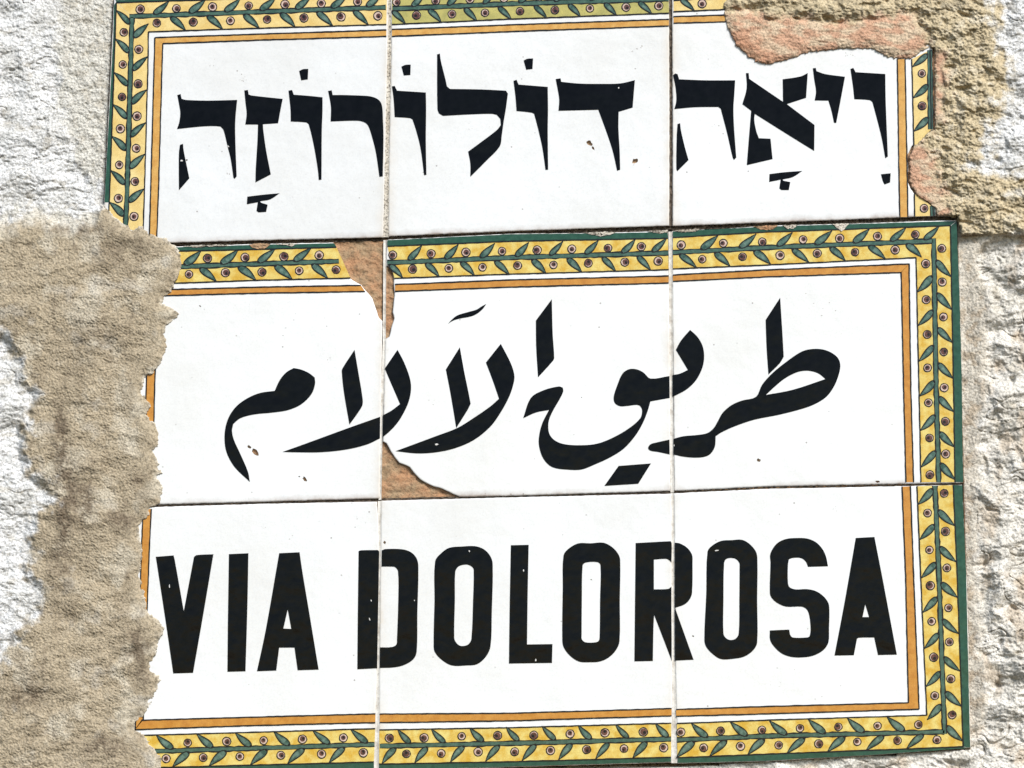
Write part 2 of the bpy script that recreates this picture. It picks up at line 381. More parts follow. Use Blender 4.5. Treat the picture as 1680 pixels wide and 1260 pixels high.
    for (cx, cy, rx, ry, am) in ((100,715,14,50,.8),(108,810,18,60,.9),(140,820,14,50,.7),(105,870,8,26,1.),(200,855,26,22,.7),(225,785,16,14,.6),(222,1058,20,24,.95),(232,1105,12,26,.7),(40,1140,40,26,.6),(125,372,40,12,.7),(200,420,40,22,.4),(100,930,20,60,.5),(170,1225,40,18,.6),(215,395,26,14,.5),(160,560,50,40,.35)):
        g = np.exp(-((X-cx+wx)/rx)**2-((Y-cy+wy)/ry)**2)*np.clip(0.85+1.0*n2+0.7*n3, 0, 1.5); tan = lerp(tan, C(0.17,0.13,0.09), np.clip(g*am*1.15, 0, 0.9))
    kl = sstep(-2*soft, 2*soft, left + (soft-1)*1.2*n2)
    colr = lerp(colr, tan, kl)
    edge = kl*sstep(7, 1, left)*sstep(-0.2, 0.4, n2); colr = lerp(colr, C(0.68,0.62,0.52), edge*0.8)
    yel = lerp(np.repeat(C(0.57,0.47,0.31), len(X), 0), C(0.66,0.57,0.42), sstep(0.0, 0.5, n2))
    moss = np.clip(sstep(-0.15, 0.5, n2)*sstep(45, 0, Y+0.04*(X-1200)) + 0.6*sstep(0.4, 0.85, fbm(X/20, Y/17, 4, 240)) + 0.5*sstep(0.2, 0.7, n2)*np.exp(-((X-1600)/60)**2-((Y-330)/60)**2), 0, 1)
    yel = lerp(yel, C(0.20,0.155,0.08), moss*0.8)
    pk = lerp(np.repeat(C(0.60,0.36,0.24), len(X), 0), C(0.66,0.51,0.36), sstep(-0.25, 0.4, fbm(X/40, Y/18, 4, 250)))
    pk = lerp(pk, C(0.54,0.25,0.14), sstep(1300, 1200, X)*sstep(30, 100, Y)*0.85)  # shade on the patch's lower left edge, painted as darker orange
    kt = sstep(-1.5, 1.5, tr)
    yel = lerp(yel, pk, sstep(-12, 12, np.maximum(pink1, np.maximum(pink2, pink3)) + 4*n3 + 12*n2))
    colr = lerp(colr, yel, kt)
    st = lerp(np.repeat(C(0.76,0.755,0.75), len(X), 0), C(0.66,0.65,0.63), sstep(-0.1, 0.6, n1))
    st = lerp(st, C(0.47,0.43,0.36), sstep(0.35, 0.8, fbm(X/30, Y/22, 4, 260))*0.55)
    st = lerp(st, C(0.16,0.145,0.12), sstep(0.55, 0.95, fbm(X/12, Y/9, 4, 261))*0.55)
    warm = lerp(st*np.array([1.0,0.955,0.88])[None,:], C(0.56,0.46,0.35), sstep(0.1, 0.7, fbm(X/50, Y/70, 4, 262))*0.75)
    smx = np.maximum(s1, s2)
    colr = lerp(colr, st, sstep(-16, 16, s3 + 22*n2))
    colr = lerp(colr, st, sstep(-13, 13, smx + 18*n2))
    colr = lerp(colr, warm, sstep(-8, 8, s4 + 9*n2)*(1-kl))
    colr = np.clip(colr, 0.02, 0.85)

    P = np.empty((len(X), 3))
    uu = (X-840.0)/FPX; vv = -(Y-630.0)/FPX; tt = (DIST*CS - H)/(CS - vv*SN)
    P[:, 0] = uu*tt; P[:, 1] = -H; P[:, 2] = -DIST*SN + tt*(SN + vv*CS)

    a = idx[:-1, :-1]; b = idx[:-1, 1:]; c = idx[1:, 1:]; d = idx[1:, :-1]
    ok = (a >= 0) & (b >= 0) & (c >= 0) & (d >= 0)
    Q = np.stack([a[ok], d[ok], c[ok], b[ok]], 1)
    f = Q[:, 0]
    cls = np.zeros(len(Q), int)                                  # 0 gritty left joint, 1 smeared left mortar, 2 daubed right mortar, 3 right joint
    cls[X[f] > 1100] = 3
    cls[tr[f] > 0] = 2
    cls[np.maximum(pink1, np.maximum(pink2, pink3))[f]*1.0 > np.where(tr[f] > 0, 0, 1e9)] = 4
    cls[left[f] > 0] = 1
    for i, s in ((5, s1), (8, s4), (7, s3), (6, s2)): cls[s[f] > 0] = i
    # hidden below the tiles: not needed
    hid = (H[Q].max(1) < -0.0060) & (sign[f] > 4)
    names = {0: 'mortar', 1: 'mortar', 2: 'mortar', 3: 'mortar', 4: 'plaster_patch', 5: 'stone', 6: 'stone', 7: 'stone', 8: 'stone'}
    for ci, nm in names.items():
        q = Q[(cls == ci) & ~hid]
        if not len(q): continue
        u_, inv = np.unique(q, return_inverse=True); inv = inv.reshape(-1)
        me = bpy.data.meshes.new(nm)
        me.vertices.add(len(u_)); me.vertices.foreach_set('co', P[u_].astype(np.float32).ravel())
        me.loops.add(len(inv)); me.loops.foreach_set('vertex_index', inv.astype(np.int32))
        me.polygons.add(len(q)); me.polygons.foreach_set('loop_start', np.arange(0, len(inv), 4, dtype=np.int32))
        me.polygons.foreach_set('loop_total', np.full(len(q), 4, np.int32))
        me.polygons.foreach_set('use_smooth', np.ones(len(q), bool))
        me.update(calc_edges=True)
        ca = me.color_attributes.new('tint', 'FLOAT_COLOR', 'POINT')
        ca.data.foreach_set('color', np.concatenate([colr[u_], np.ones((len(u_), 1))], 1).astype(np.float32).ravel())
        o = link(nm, me, M['masonry'], root)
        if nm == 'plaster_patch': o['label'] = 'pinkish plaster smeared over the broken corner'
    # bed of mortar behind the tiles
    s = Sheet(); s.poly([[(-640,-460),(2320,-460),(2320,1730),(-640,1730)]], -0.013, 0, 0.03)
    o = s.build('mortar_bed', M['grout'], root)
wall()

# ------------------------------------------------------------------ the tiles
U_H = 0.0007                                                # the upper panel sits a little proud of the lower
def tile(parent, outline, rect, h, chips=(), clay_fine=False):
    """outline: edge of the glaze as it is now; rect: the tile as it was made (x0,y0,x1,y1 corners TL,TR,BR,BL)"""
    # clay body
    TL, TR, BR, BL = rect
    me = bpy.data.meshes.new('tile')
    n = 210 if clay_fine else 6
    g = np.linspace(0, 1, n+1); U, V = np.meshgrid(g, g)
    bx = (TL[0]*(1-U)+TR[0]*U)*(1-V) + (BL[0]*(1-U)+BR[0]*U)*V
    by = (TL[1]*(1-U)+TR[1]*U)*(1-V) + (BL[1]*(1-U)+BR[1]*U)*V
    hh = np.full(bx.shape, h-0.0013)
    if clay_fine: hh = hh + 0.0006*fbm(bx/16, by/12, 4, 300) + 0.00025*ridged(bx/5, by/4, 2, 310) - 0.0004
    v = [W(x, y, z) for x, y, z in zip(bx.ravel(), by.ravel(), hh.ravel())]
    f = [(j*(n+1)+i, (j+1)*(n+1)+i, (j+1)*(n+1)+i+1, j*(n+1)+i+1) for j in range(n) for i in range(n)]
    ring = [i for i in range(n+1)] + [j*(n+1)+n for j in range(1, n+1)] + [n*(n+1)+i for i in range(n-1, -1, -1)] + [j*(n+1) for j in range(n-1, 0, -1)]
    b0 = len(v); xx, yy = bx.ravel(), by.ravel()
    for r in ring: v.append(W(xx[r], yy[r], h-0.0088))
    for i in range(len(ring)):
        j = (i+1) % len(ring); f.append((ring[j], b0+j, b0+i, ring[i]))
    me.from_pydata(v, [], f)
    if clay_fine: me.polygons.foreach_set('use_smooth', [True]*len(me.polygons))
    me.update()
    body = link('tile', me, M['clay'], parent)
    # glaze: rounded rim, face with chips broken out of it
    out = rough_line(outline, 5.0, 0.3)
    area = sum(out[i-1][0]*out[i][1]-out[i][0]*out[i-1][1] for i in range(len(out)))
    if area < 0: out = out[::-1]                              # clockwise on screen: interior on the right-hand normal
    N = len(out); ins = []
    for i in range(N):
        a, b, c = out[i-1], out[i], out[(i+1) % N]
        dx, dy = c[0]-a[0], c[1]-a[1]; L = math.hypot(dx, dy) or 1
        ins.append((-dy/L, dx/L))
    rings = [(0.0, -0.0013), (0.0, -0.00042), (0.5, -0.00018), (1.3, -0.00004), (2.6, 0.0)]
    verts = []; pxy = []
    for off, dh in rings:
        for p, nrm in zip(out, ins):
            q = (p[0]+nrm[0]*off, p[1]+nrm[1]*off); verts.append(W(*q, h+dh)); pxy.append(q)
    faces = []
    for r in range(len(rings)-1):
        for i in range(N):
            j = (i+1) % N
            faces.append((r*N+i, (r+1)*N+i, (r+1)*N+j, r*N+j))
    loops = [[pxy[(len(rings)-1)*N+i] for i in range(N)]]; gidx = [(len(rings)-1)*N+i for i in range(N)]
    for (cx, cy, rx, ry, ang) in chips:
        L = []; k = 11
        for q in range(k):
            t = 2*math.pi*q/k; r = rng.uniform(0.55, 1.1)
            x, y = rx*r*math.cos(t), ry*r*math.sin(t); ca, sa = math.cos(ang), math.sin(ang)
            L.append((cx+x*ca-y*sa, cy+x*sa+y*ca))
        b = len(verts)
        for p in L: verts.append(W(*p, h)); pxy.append(p)
        for p in L: verts.append(W(*p, h-0.0013)); pxy.append(p)
        for i in range(k):
            j = (i+1) % k; faces.append((b+i, b+j, b+k+j, b+k+i))
        loops.append(L); gidx += list(range(b, b+k))
    flat = [p for L in loops for p in L]
    for t in tessellate_polygon([[Vector((p[0], -p[1], 0)) for p in L] for L in loops]):
        a, b, c = (flat[i] for i in t)
        if (b[0]-a[0])*(c[1]-a[1]) - (b[1]-a[1])*(c[0]-a[0]) > 0: t = (t[0], t[2], t[1])
        faces.append(tuple(gidx[i] for i in t))
    # distance to the made edges (metres), carried on a uv layer so that rim colour follows the tile
    me = bpy.data.meshes.new('glaze'); me.from_pydata(verts, [], faces); me.update()
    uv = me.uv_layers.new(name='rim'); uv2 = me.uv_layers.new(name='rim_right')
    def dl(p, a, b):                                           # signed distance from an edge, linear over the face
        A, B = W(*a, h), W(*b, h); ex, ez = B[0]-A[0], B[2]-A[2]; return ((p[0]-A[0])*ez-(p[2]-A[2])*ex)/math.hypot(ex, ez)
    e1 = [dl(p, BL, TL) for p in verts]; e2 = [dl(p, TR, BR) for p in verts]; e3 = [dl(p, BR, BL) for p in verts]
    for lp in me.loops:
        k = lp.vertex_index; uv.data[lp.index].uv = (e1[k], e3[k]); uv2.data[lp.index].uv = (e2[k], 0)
    nf = len(faces)
    me.polygons.foreach_set('use_smooth', [i < (len(rings)-1)*N for i in range(nf)])
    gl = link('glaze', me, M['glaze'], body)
    return body

# ------------------------------------------------------------------ painted borders
def at(line, s):
    """point on a measured line at coordinate s (line: (p0,p1), axis picked by its direction)"""
    (x0, y0), (x1, y1) = line
    if abs(x1-x0) > abs(y1-y0):
        t = (s-x0)/(x1-x0)
    else: t = (s-y0)/(y1-y0)
    return (x0+(x1-x0)*t, y0+(y1-y0)*t)
def lerp2(a, b, t): return (a[0]+(b[0]-a[0])*t, a[1]+(b[1]-a[1])*t)
def band(a, b, step=7.0, amp=0.22):
    """closed outline between two lines, each a list of points in the same direction, hand-drawn wobble"""
    A = rough_line(list(a), step, amp, False)+[a[-1]]; B = rough_line(list(b), step, amp, False)+[b[-1]]
    return A+B[::-1]
def stroke(pts, w):
    """line of width w along points"""
    L = []; R = []
    for i, p in enumerate(pts):
        a = pts[max(0, i-1)]; b = pts[min(len(pts)-1, i+1)]
        dx, dy = b[0]-a[0], b[1]-a[1]; n = math.hypot(dx, dy) or 1; k = w*0.5*rng.uniform(0.8, 1.15)
        L.append((p[0]-dy/n*k, p[1]+dx/n*k)); R.append((p[0]+dy/n*k, p[1]-dx/n*k))
    return L+R[::-1]
H_BAND, H_VINE, H_LEAF, H_LINE = 0.00006, 0.00012, 0.00018, 0.00024
def paint_poly(name, mat, parent, h, polys):
    s = Sheet()
    for p in polys: s.poly([p], h, 0, 0)
    return s.build(name, mat, parent)
def seg(p, q, step=7.0, amp=0.2):
    return rough_line([p, q], step, amp, False)+[q]
def leaf(parent, base, tip, h, bend):
    dx, dy = tip[0]-base[0], tip[1]-base[1]; L = math.hypot(dx, dy); ux, uy = dx/L, dy/L; nx, ny = -uy, ux
    bend += rng.uniform(-0.015, 0.015); wid = rng.uniform(0.125, 0.15)
    def side(sgn, grow):
        o = []
        for i in range(11):
            t = i/10; c = bend*math.sin(math.pi*t)*L
            w = (math.sin(math.pi*t**0.72)**1.0)*wid*1.08*L*sgn*(1-0.25*t) + grow*sgn*(1 if t < 0.9 else 0.6)
            o.append((base[0]+ux*L*t+nx*(c+w), base[1]+uy*L*t+ny*(c+w)))
        return o
    s = Sheet()
    s.poly([side(1, 1.3)+side(-1, 1.3)[::-1]], h+H_LEAF, 0, 0)
    s.poly([side(1, -0.7)[1:-1]+side(-1, -0.7)[::-1][1:-1]], h+H_LEAF+0.00004, 1, 0)
    s.poly([side(1, -2.0)[3:-3]+side(-1, -2.6)[::-1][3:-3]], h+H_LEAF+0.00007, 2, 0)
    return s.build('leaf', [M['line'], M['leaf'], M['leaf_light']], parent)
def berry(parent, c, h, r=7.5):
    s = Sheet(); r *= rng.uniform(0.93, 1.05); c = (c[0]+rng.uniform(-.6, .6), c[1]+rng.uniform(-.6, .6))
    def disc(cx, cy, rad, n=18, j=0.05): return [(cx+rad*rng.uniform(1-j, 1+j)*math.cos(2*math.pi*i/n), cy+rad*rng.uniform(1-j, 1+j)*math.sin(2*math.pi*i/n)) for i in range(n)]
    s.poly([disc(c[0], c[1], r)], h+H_LEAF+0.00002, 0, 0)
    s.poly([disc(c[0], c[1], r-1.75)], h+H_LEAF+0.00006, 1, 0)
    a = rng.uniform(0, 6.28); d = rng.uniform(0.2, 1.3); rr = r*rng.choice([0.52, 0.58, 0.64, 0.72])
    s.poly([disc(c[0]+d*math.cos(a), c[1]+d*math.sin(a), rr)], h+H_LEAF+0.00010, 2, 0)
    s.poly([disc(c[0]+d*math.cos(a)+rr*.3*math.cos(a+1), c[1]+d*math.sin(a)+rr*.3*math.sin(a+1), rr*0.45, 10)], h+H_LEAF+0.00013, 0, 0)
    return s.build('berry', [M['line'], M['cream'], M['berry']], parent)

def border_run(T, h, outer, vine, inner, ols, obs, ils, ibs, adv, yellow='yellow', ovis=True, ivis=True):
    """one side of the olive border on one tile. outer/inner: edges of the yellow wash; vine: its stem"""
    horiz = abs(vine[1][0]-vine[0][0]) > abs(vine[1][1]-vine[0][1])
    for vis, edge, leaves, berries, sgn in ((ovis, outer, ols, obs, 1), (ivis, inner, ils, ibs, -1)):
        if not vis: continue
        for s in leaves:
            b = at(vine, s); t0 = at(edge, s+adv*rng.uniform(0.93, 1.05)); b1 = at(edge, s)
            base = lerp2(b, b1, 0.10); tip = lerp2(at(vine, s+adv), t0, 1.0)
            dx, dy = tip[0]-base[0], tip[1]-base[1]
            # leaf curves back towards the stem direction
            cross = dx*(vine[1][1]-vine[0][1]) - dy*(vine[1][0]-vine[0][0])
            leaf(T, base, tip, h, 0.03 if cross*adv > 0 else -0.03)
        for s in berries: berry(T, lerp2(at(vine, s), at(edge, s), 0.47), h)

def frame_paint(T, h, side_lines, yellow='yellow', orange='orange'):
    """side_lines: list of dicts of polylines: rim(outer,inner) yellow(outer,inner) vine orange(a,b)"""
    for d in side_lines:
        if 'rim' in d:
            paint_poly('green_rim', M['green'], T, h+H_BAND, [band(*d['rim'])])
        if 'yellow' in d:
            paint_poly('yellow_band', M[yellow], T, h+H_BAND, [band(*d['yellow'])])
            paint_poly('band_outline', M['line'], T, h+H_LINE, [stroke(rough_line(list(l), 7, .25, False)+[l[-1]], 2.2) for l in d['yellow']])
        if 'vine' in d:
            l = rough_line(list(d['vine']), 7, .2, False)+[d['vine'][-1]]
            s = Sheet(); s.poly([stroke(l, 9.2)], h+H_VINE, 0, 0); s.poly([stroke(l, 5.4)], h+H_VINE+0.00004, 1, 0)
            s.build('vine', [M['line'], M['vine']], T)
        if 'orange' in d:
            paint_poly('ochre_stripe', M[orange], T, h+H_BAND, [band(*d['orange'])])
            paint_poly('stripe_outline', M['line'], T, h+H_LINE, [stroke(rough_line(list(l), 7, .25, False)+[l[-1]], 2.2) for l in d['orange']])
R_ = lambda a, s, n: [a+s*i for i in range(n)]

upper = empty('street_sign'); upper['category'] = 'sign'; upper['group'] = 'ceramic street sign panels'
upper['label'] = 'upper ceramic panel of three white tiles lettered in Hebrew, top right corner daubed with mortar'
lower = empty('street_sign'); lower['category'] = 'sign'; lower['group'] = 'ceramic street sign panels'
lower['label'] = 'lower ceramic panel of six white tiles with Arabic script above the words VIA DOLOROSA'

# upper row -----------------------------------------------------------------
U1 = tile(upper, [(187,-2),(172,315),(171,338),(178,356),(190,372),(205,382),(230,390),(255,396),(277,398.5),(420,394.5),(629,390),(632,250),(635.5,100),(636.5,-17)],
          [(187,-2),(636.5,-17),(629,390),(169,401)], U_H, [(306.5,262.5,1.6,2.2,.2)])
U2 = tile(upper, [(641,-17),(642,80),(638,260),(637,388),(840,379.5),(1098,370.5),(1098.5,200),(1097.5,-31)],
          [(641,-17),(1097.5,-31),(1098,370.5),(637,388)], U_H, [(967,235,6.4,4.4,.6),(973,243,4.6,1.8,.9),(1042,264,6.0,4.2,-.5)])
U3 = tile(upper, [(1102.5,-31),(1103.5,200),(1103.5,371),(1260,365.5),(1400,360),(1536,354.5),(1535,342),(1524,336),(1510,328),(1501,319),(1493,308),(1488,295),(1490,280),(1489,265),(1489,254),(1496,240),(1506,232),(1516,223),(1521,216),(1530,213),(1530,82),(1530,60),(1460,60),(1400,66),(1320,66),(1255,88),(1222,72),(1203,44),(1194,15),(1192,-34)],
          [(1102.5,-31),(1553,-45),(1570,353),(1103.5,371)], U_H)
frame_paint(U1, U_H, [
  dict(rim=([(187.2,8),(186,60),(172.2,315),(171.5,332)], [(191,3),(190,60),(180,315),(179,332)]),
       yellow=([(191,4),(189,60),(180,315),(178.5,350),(190,368)], [(243.5,52),(243,100),(237,315),(235.6,356),(235,384)]), vine=[(216.5,28),(208.5,315),(206,374)],
       orange=([(254.2,61.5),(247.2,315),(245,391)], [(267,71.5),(260,315),(257.2,394)])),
  dict(rim=([(189,0),(420,-8),(634,-14.5)], [(191,4),(420,-3.4),(634,-11)]),
       yellow=([(191.5,4.2),(420,-3.2),(635,-10.5)], [(243.5,52),(420,46.3),(634,40)]), vine=[(212.3,27),(420,19.5),(633,12)],
       orange=([(254.2,61.5),(420,56),(634,49)], [(267,71.5),(420,65.8),(634,59.5)]))], 'pale_yellow', 'pale_orange')
border_run(U1, U_H, ((191.5,4.2),(635,-10.5)), ((216,27),(633,12)), ((243.5,52),(634,40)), R_(251,58.2,7), R_(229.5,59.6,7), R_(279,60,6), R_(257,60.5,7), 27)
border_run(U1, U_H, ((191,4),(179,332)), ((216.5,28),(206.3,364)), ((243.5,52),(235.5,360)), [40,87,141,195,247,303,355], [53,106,159,211,270,326], [62,116,171,225,277,332], [81,137,190,243,298,355], -24)
frame_paint(U2, U_H, [dict(rim=([(643,-16),(1097,-30)], [(643,-11),(1097,-25)]), yellow=([(643,-10),(1097,-24.5)], [(643,40),(840,31),(1097.5,21.5)]), vine=[(644,14.5),(840,6),(1097,-1.5)],
       orange=([(643,48),(840,40.5),(1097.5,31.5)], [(643,59.5),(840,51.5),(1097.5,42.5)]))], 'olive', 'pale_orange')
border_run(U2, U_H, ((643,-10),(1097,-24.5)), ((644,14.5),(1097,-1.5)), ((643,40),(1097.5,21.5)), R_(675,58.5,7), [650.5,714.5,771,827,885,943,1001,1060], [643,702,761,817,876,932,991,1047], [684,742,796,853,911,968,1027,1081], 22)
frame_paint(U3, U_H, [dict(yellow=([(1105,-25),(1191,-28)], [(1105,19),(1194,15.3)]), vine=[(1105,-3),(1191,-6.5)], orange=([(1105,27),(1196,24.3)], [(1105,37.8),(1199,35.4)])),
  dict(yellow=([(1526,82),(1528,212)], [(1496,97),(1499.5,243)]), orange=([(1472.3,96),(1475.5,315),(1476.6,356)], [(1485,97),(1489,315),(1489.6,356)])),
  dict(yellow=([(1531,340),(1532,354)], [(1500.3,317),(1500.8,355)]))], 'pale_yellow', 'pale_orange')
s = Sheet(); s.poly([stroke(seg((1525.5,82),(1527,212)), 9.5)], U_H+H_VINE, 0, 0); s.poly([stroke(seg((1525.5,82),(1527,212)), 6.6)], U_H+H_VINE+.00004, 1, 0); s.build('vine', [M['line'], M['vine']], U3)
s = Sheet(); s.poly([stroke(seg((1529.5,338),(1530.5,354)), 9)], U_H+H_VINE, 0, 0); s.poly([stroke(seg((1529.5,338),(1530.5,354)), 6)], U_H+H_VINE+.00004, 1, 0); s.build('vine', [M['line'], M['vine']], U3)
border_run(U3, U_H, ((1105,-25),(1212,-29)), ((1105,-3),(1200,-7)), ((1105,19),(1200,15)), [], [], [1116], [1152], 24, ovis=False)
border_run(U3, U_H, ((1550,82),(1552,212)), ((1525.5,82),(1527,212)), ((1496,97),(1499.5,243)), [], [], [88,138,192], [120,174], 23, ovis=False)
border_run(U3, U_H, ((1550,300),(1552,354)), ((1529.5,320),(1530.5,354)), ((1500.3,317),(1500.8,355)), [], [], [], [341], 23, ovis=False)

# middle row ----------------------------------------------------------------
M1 = tile(lower, [(262,404),(295,404.5),(420,400.5),(547,398),(556,415),(559,427),(565,437),(572,455),(582,462),(592,467),(600,477),(611,490),(617,507),(622,522),(627.5,527),(626,630),(624,720),(623,818),(420,823.5),(300,826.5),(240,828),(220,780),(222,690),(215,640),(230,590),(245,500),(262,440)],
          [(150,408),(629,395),(623,819),(140,830)], 0, [(409,733,4,2.6,.7),(419,742,7,4.4,.8),(500,786,5,2.8,.9),(491,782,1.8,1.3,0),(328,502,2.2,1.2,.5)], True)
M2 = tile(lower, [(634.5,393.5),(840,383.5),(960,382.5),(1096,379.5),(1098,500),(1099.5,640),(1100,805.5),(840,813.5),(755,815.5),(742,810),(727,802.5),(707,796.5),(690,787.5),(679,775.5),(672,766.5),(655,759.5),(649,752.5),(641,740.5),(634,727.5),(628,724),(630,640),(632,556),(639,552),(642,537),(647,522),(644,512),(647,485),(646,465),(646,450),(639,438),(633.5,436)],
          [(632,393),(1096,379),(1100,806),(624,819)], 0, [(954,652,1.0,1.0,0)], True)
M3 = tile(lower, [(1103,379),(1180,376),(1260,370.5),(1400,367),(1569,361),(1574,480),(1578,620),(1580,792),(1420,795),(1260,798),(1106,805.5),(1105,640),(1103,500)],
          [(1103,379),(1569,361),(1580,792.5),(1106,806)], 0, [(1245,755,3.6,3.2,.4),(1440,790,4,2.2,0)])
frame_paint(M1, 0, [dict(rim=([(285,405.6),(420,401.5),(548,399)], [(285,412),(420,409),(552,405)]), yellow=([(285,412),(420,409.2),(552,405.5)], [(275,465),(420,459.7),(575,456)]), vine=[(285,438),(420,433),(556,428.5)],
       orange=([(270,475),(420,471),(592,468)], [(270,485),(420,481),(599,478)])),
       dict(orange=([(243,560),(240,630),(238.5,700)], [(256,560),(254,630),(252.2,700)]))])
border_run(M1, 0, ((285,412),(552,405.5)), ((285,438),(552,429)), ((285,464),(552,456.5)), [301,361,422,481], [341,402.5,466,524], [327,390,450,511], [310,370.5,430,491,552], 29)
frame_paint(M2, 0, [dict(rim=([(635.5,394),(840,384),(960,383),(1095.5,380.5)], [(635.5,404),(840,395.5),(1096,390.5)]), yellow=([(635.5,404),(840,395.7),(1096,390.8)], [(647,456.5),(840,449.5),(1097,442.3)]), vine=[(635.5,431),(840,422.5),(1096.5,415)],
       orange=([(648,466.5),(840,459),(1097,452.5)], [(648,477.8),(840,470.8),(1097,464.2)]))])
border_run(M2, 0, ((635,404),(1096,390.8)), ((635,431),(1096.5,415)), ((647,456.5),(1097,442.3)), [669,729,787,845,901,959,1019,1069], [645,707.5,764.5,824,881,938,997,1052], [638,697.5,755,811,872,930,987.5,1045], [677,736,791,849,907.5,965,1024.5,1080], 24)
frame_paint(M3, 0, [dict(rim=([(1104,379.5),(1260,371.5),(1569,362.5)], [(1104,389.5),(1260,380.5),(1560,370)]), yellow=([(1104,389.5),(1260,380.5),(1559.5,370)], [(1104,441),(1260,434.5),(1503,422.5)]), vine=[(1104,414.2),(1260,406),(1530.5,395.3)],
       orange=([(1104,451),(1260,442.5),(1491.5,432.8)], [(1104,461.5),(1260,454),(1478.5,447)])),
  dict(rim=([(1569.5,363),(1574,480),(1578,620),(1580,791)], [(1559.3,371),(1564,622),(1567,790.5)]), yellow=([(1559.3,370),(1564.2,622),(1567,791)], [(1503,422.5),(1507.7,630),(1511,791)]), vine=[(1531.8,391),(1536,640),(1540,791)],
       orange=([(1478.5,446),(1482.5,630),(1486.3,791)], [(1491.5,432.5),(1494.3,630),(1499,791)]))])
border_run(M3, 0, ((1104,389.5),(1559.5,370)), ((1104,414.2),(1530.5,395.3)), ((1104,441),(1503,422.5)), [1149,1212,1274,1336,1399,1460,1515], [1118,1187,1251,1317.5,1377,1439.5,1502], [1114,1172,1236,1299,1361,1424,1486], [1152,1218,1280,1341,1403,1469], 28)
border_run(M3, 0, ((1559.3,370),(1567,791)), ((1531.8,391),(1540,791)), ((1503,422.5),(1511,791)), [426,480,537,595,650,708,759], [407,463,520,577,636,691,745], [452,508,566,624,680,739], [432,491,548,603,660,719,779], 27)

# lower row -----------------------------------------------------------------
L1 = tile(lower, [(205,835),(247,832),(420,827),(618.5,823),(621,850),(621.5,945),(618,1100),(613.5,1262),(420,1269),(255,1274),(225,1260),(205,1200),(215,1120),(200,980)],
          [(143,835),(621.5,823),(613.5,1263),(136,1279)], 0)
L2 = tile(lower, [(625.5,821.5),(840,816),(1101.5,810),(1102,945),(1103,1100),(1101.5,1251),(840,1258.5),(621,1266),(621.5,1200),(623.5,945)],
          [(625.5,821.5),(1101.5,810),(1101.5,1251),(621,1266)], 0, [(631,890,2.8,3.2,0),(970,951,1.6,1.0,.3)])
L3 = tile(lower, [(1105.5,809.5),(1260,802),(1420,799),(1578.5,795.5),(1585,940),(1586.5,960),(1592.5,1227),(1420,1240),(1260,1249),(1111.5,1252.5),(1108,1100),(1107,945)],
          [(1105.5,809.5),(1578.5,795.5),(1592.5,1228),(1111.5,1252.5)], 0, [(1137,1043.5,2.2,1.4,.7)])
frame_paint(L1, 0, [dict(yellow=([(228,1206.5),(420,1201.2),(615.5,1195.3)], [(240,1259.5),(420,1255),(613.5,1250)]), vine=[(240,1233),(420,1227.5),(614.5,1221.3)], rim=([(240,1260),(420,1255.5),(613.5,1250.5)], [(240,1271),(420,1267),(613.5,1261)]),
       orange=([(232,1181.5),(420,1176.3),(616,1171)], [(221,1197),(420,1190),(615.8,1185.5)])),
       dict(orange=([(235,835),(232.2,900),(226,1100),(222,1197)], [(248.5,835),(245,900),(238,1100),(235,1181)]))])
border_run(L1, 0, ((228,1206.5),(615.5,1195.3)), ((240,1233),(614.5,1221.3)), ((240,1259.5),(613.5,1250)), [285,350,413,476,542,604], [308,372,432.5,496,563], [311,372,439,500,566], [272,334,394,461,527,596], -28)
frame_paint(L2, 0, [dict(yellow=([(622.5,1197.3),(840,1193.7),(1101.5,1186.3)], [(622,1253.5),(840,1249.5),(1101,1242.3)]), vine=[(623,1224),(840,1219.5),(1101,1212.5)], rim=([(622,1254),(840,1250),(1101,1242.8)], [(621.5,1264),(840,1257.5),(1101,1249.8)]),
       orange=([(623,1171.3),(840,1170),(1102,1162.3)], [(623,1185.5),(840,1182.5),(1102,1174.3)]))])
border_run(L2, 0, ((622.5,1197.3),(1101.5,1186.3)), ((623,1224),(1101,1212.5)), ((622,1253.5),(1101,1242.3)), [674,731,794,852,912,971,1032,1097], [639,695.5,757,816,876,936,992.5,1055.5], [650,702,762,820,880,939,1000,1062], [667,724,784,844,903,963,1024,1089], -23)
frame_paint(L3, 0, [dict(yellow=([(1110.5,1187),(1260,1181.3),(1520.7,1173.3)], [(1111.5,1243),(1260,1237),(1580,1225)]), vine=[(1111,1214),(1260,1207.5),(1549.5,1200.7)], rim=([(1112,1243.5),(1260,1237.5),(1580,1225.5)], [(1112,1251.5),(1260,1248),(1420,1239),(1590,1227.3)]),
       orange=([(1109,1163.8),(1260,1158.8),(1490.5,1152.8)], [(1109.5,1175),(1260,1171),(1508,1163.4)])),
  dict(rim=([(1578.6,795.8),(1585,940),(1591.8,1226.5)], [(1564,795.9),(1570.3,945),(1580.3,1225)]), yellow=([(1564,795.9),(1570.5,945),(1580.3,1225)], [(1504.5,797.6),(1511,955),(1520.7,1173.3)]), vine=[(1534,796.8),(1540.5,945),(1549.8,1204)],
       orange=([(1480,798.2),(1486,945),(1490.5,1152.8)], [(1493.8,797.8),(1499,945),(1508,1163.4)]))])
border_run(L3, 0, ((1110.5,1187),(1520.7,1173.3)), ((1111,1214),(1549.5,1200.7)), ((1111.5,1243),(1580,1225)), [1162,1227,1292,1355,1419,1485], [1117.5,1182.5,1250,1313,1376,1440,1507], [1140,1193,1255,1321,1387,1451,1516], [1155,1215,1277,1343,1407,1472,1537], -30)
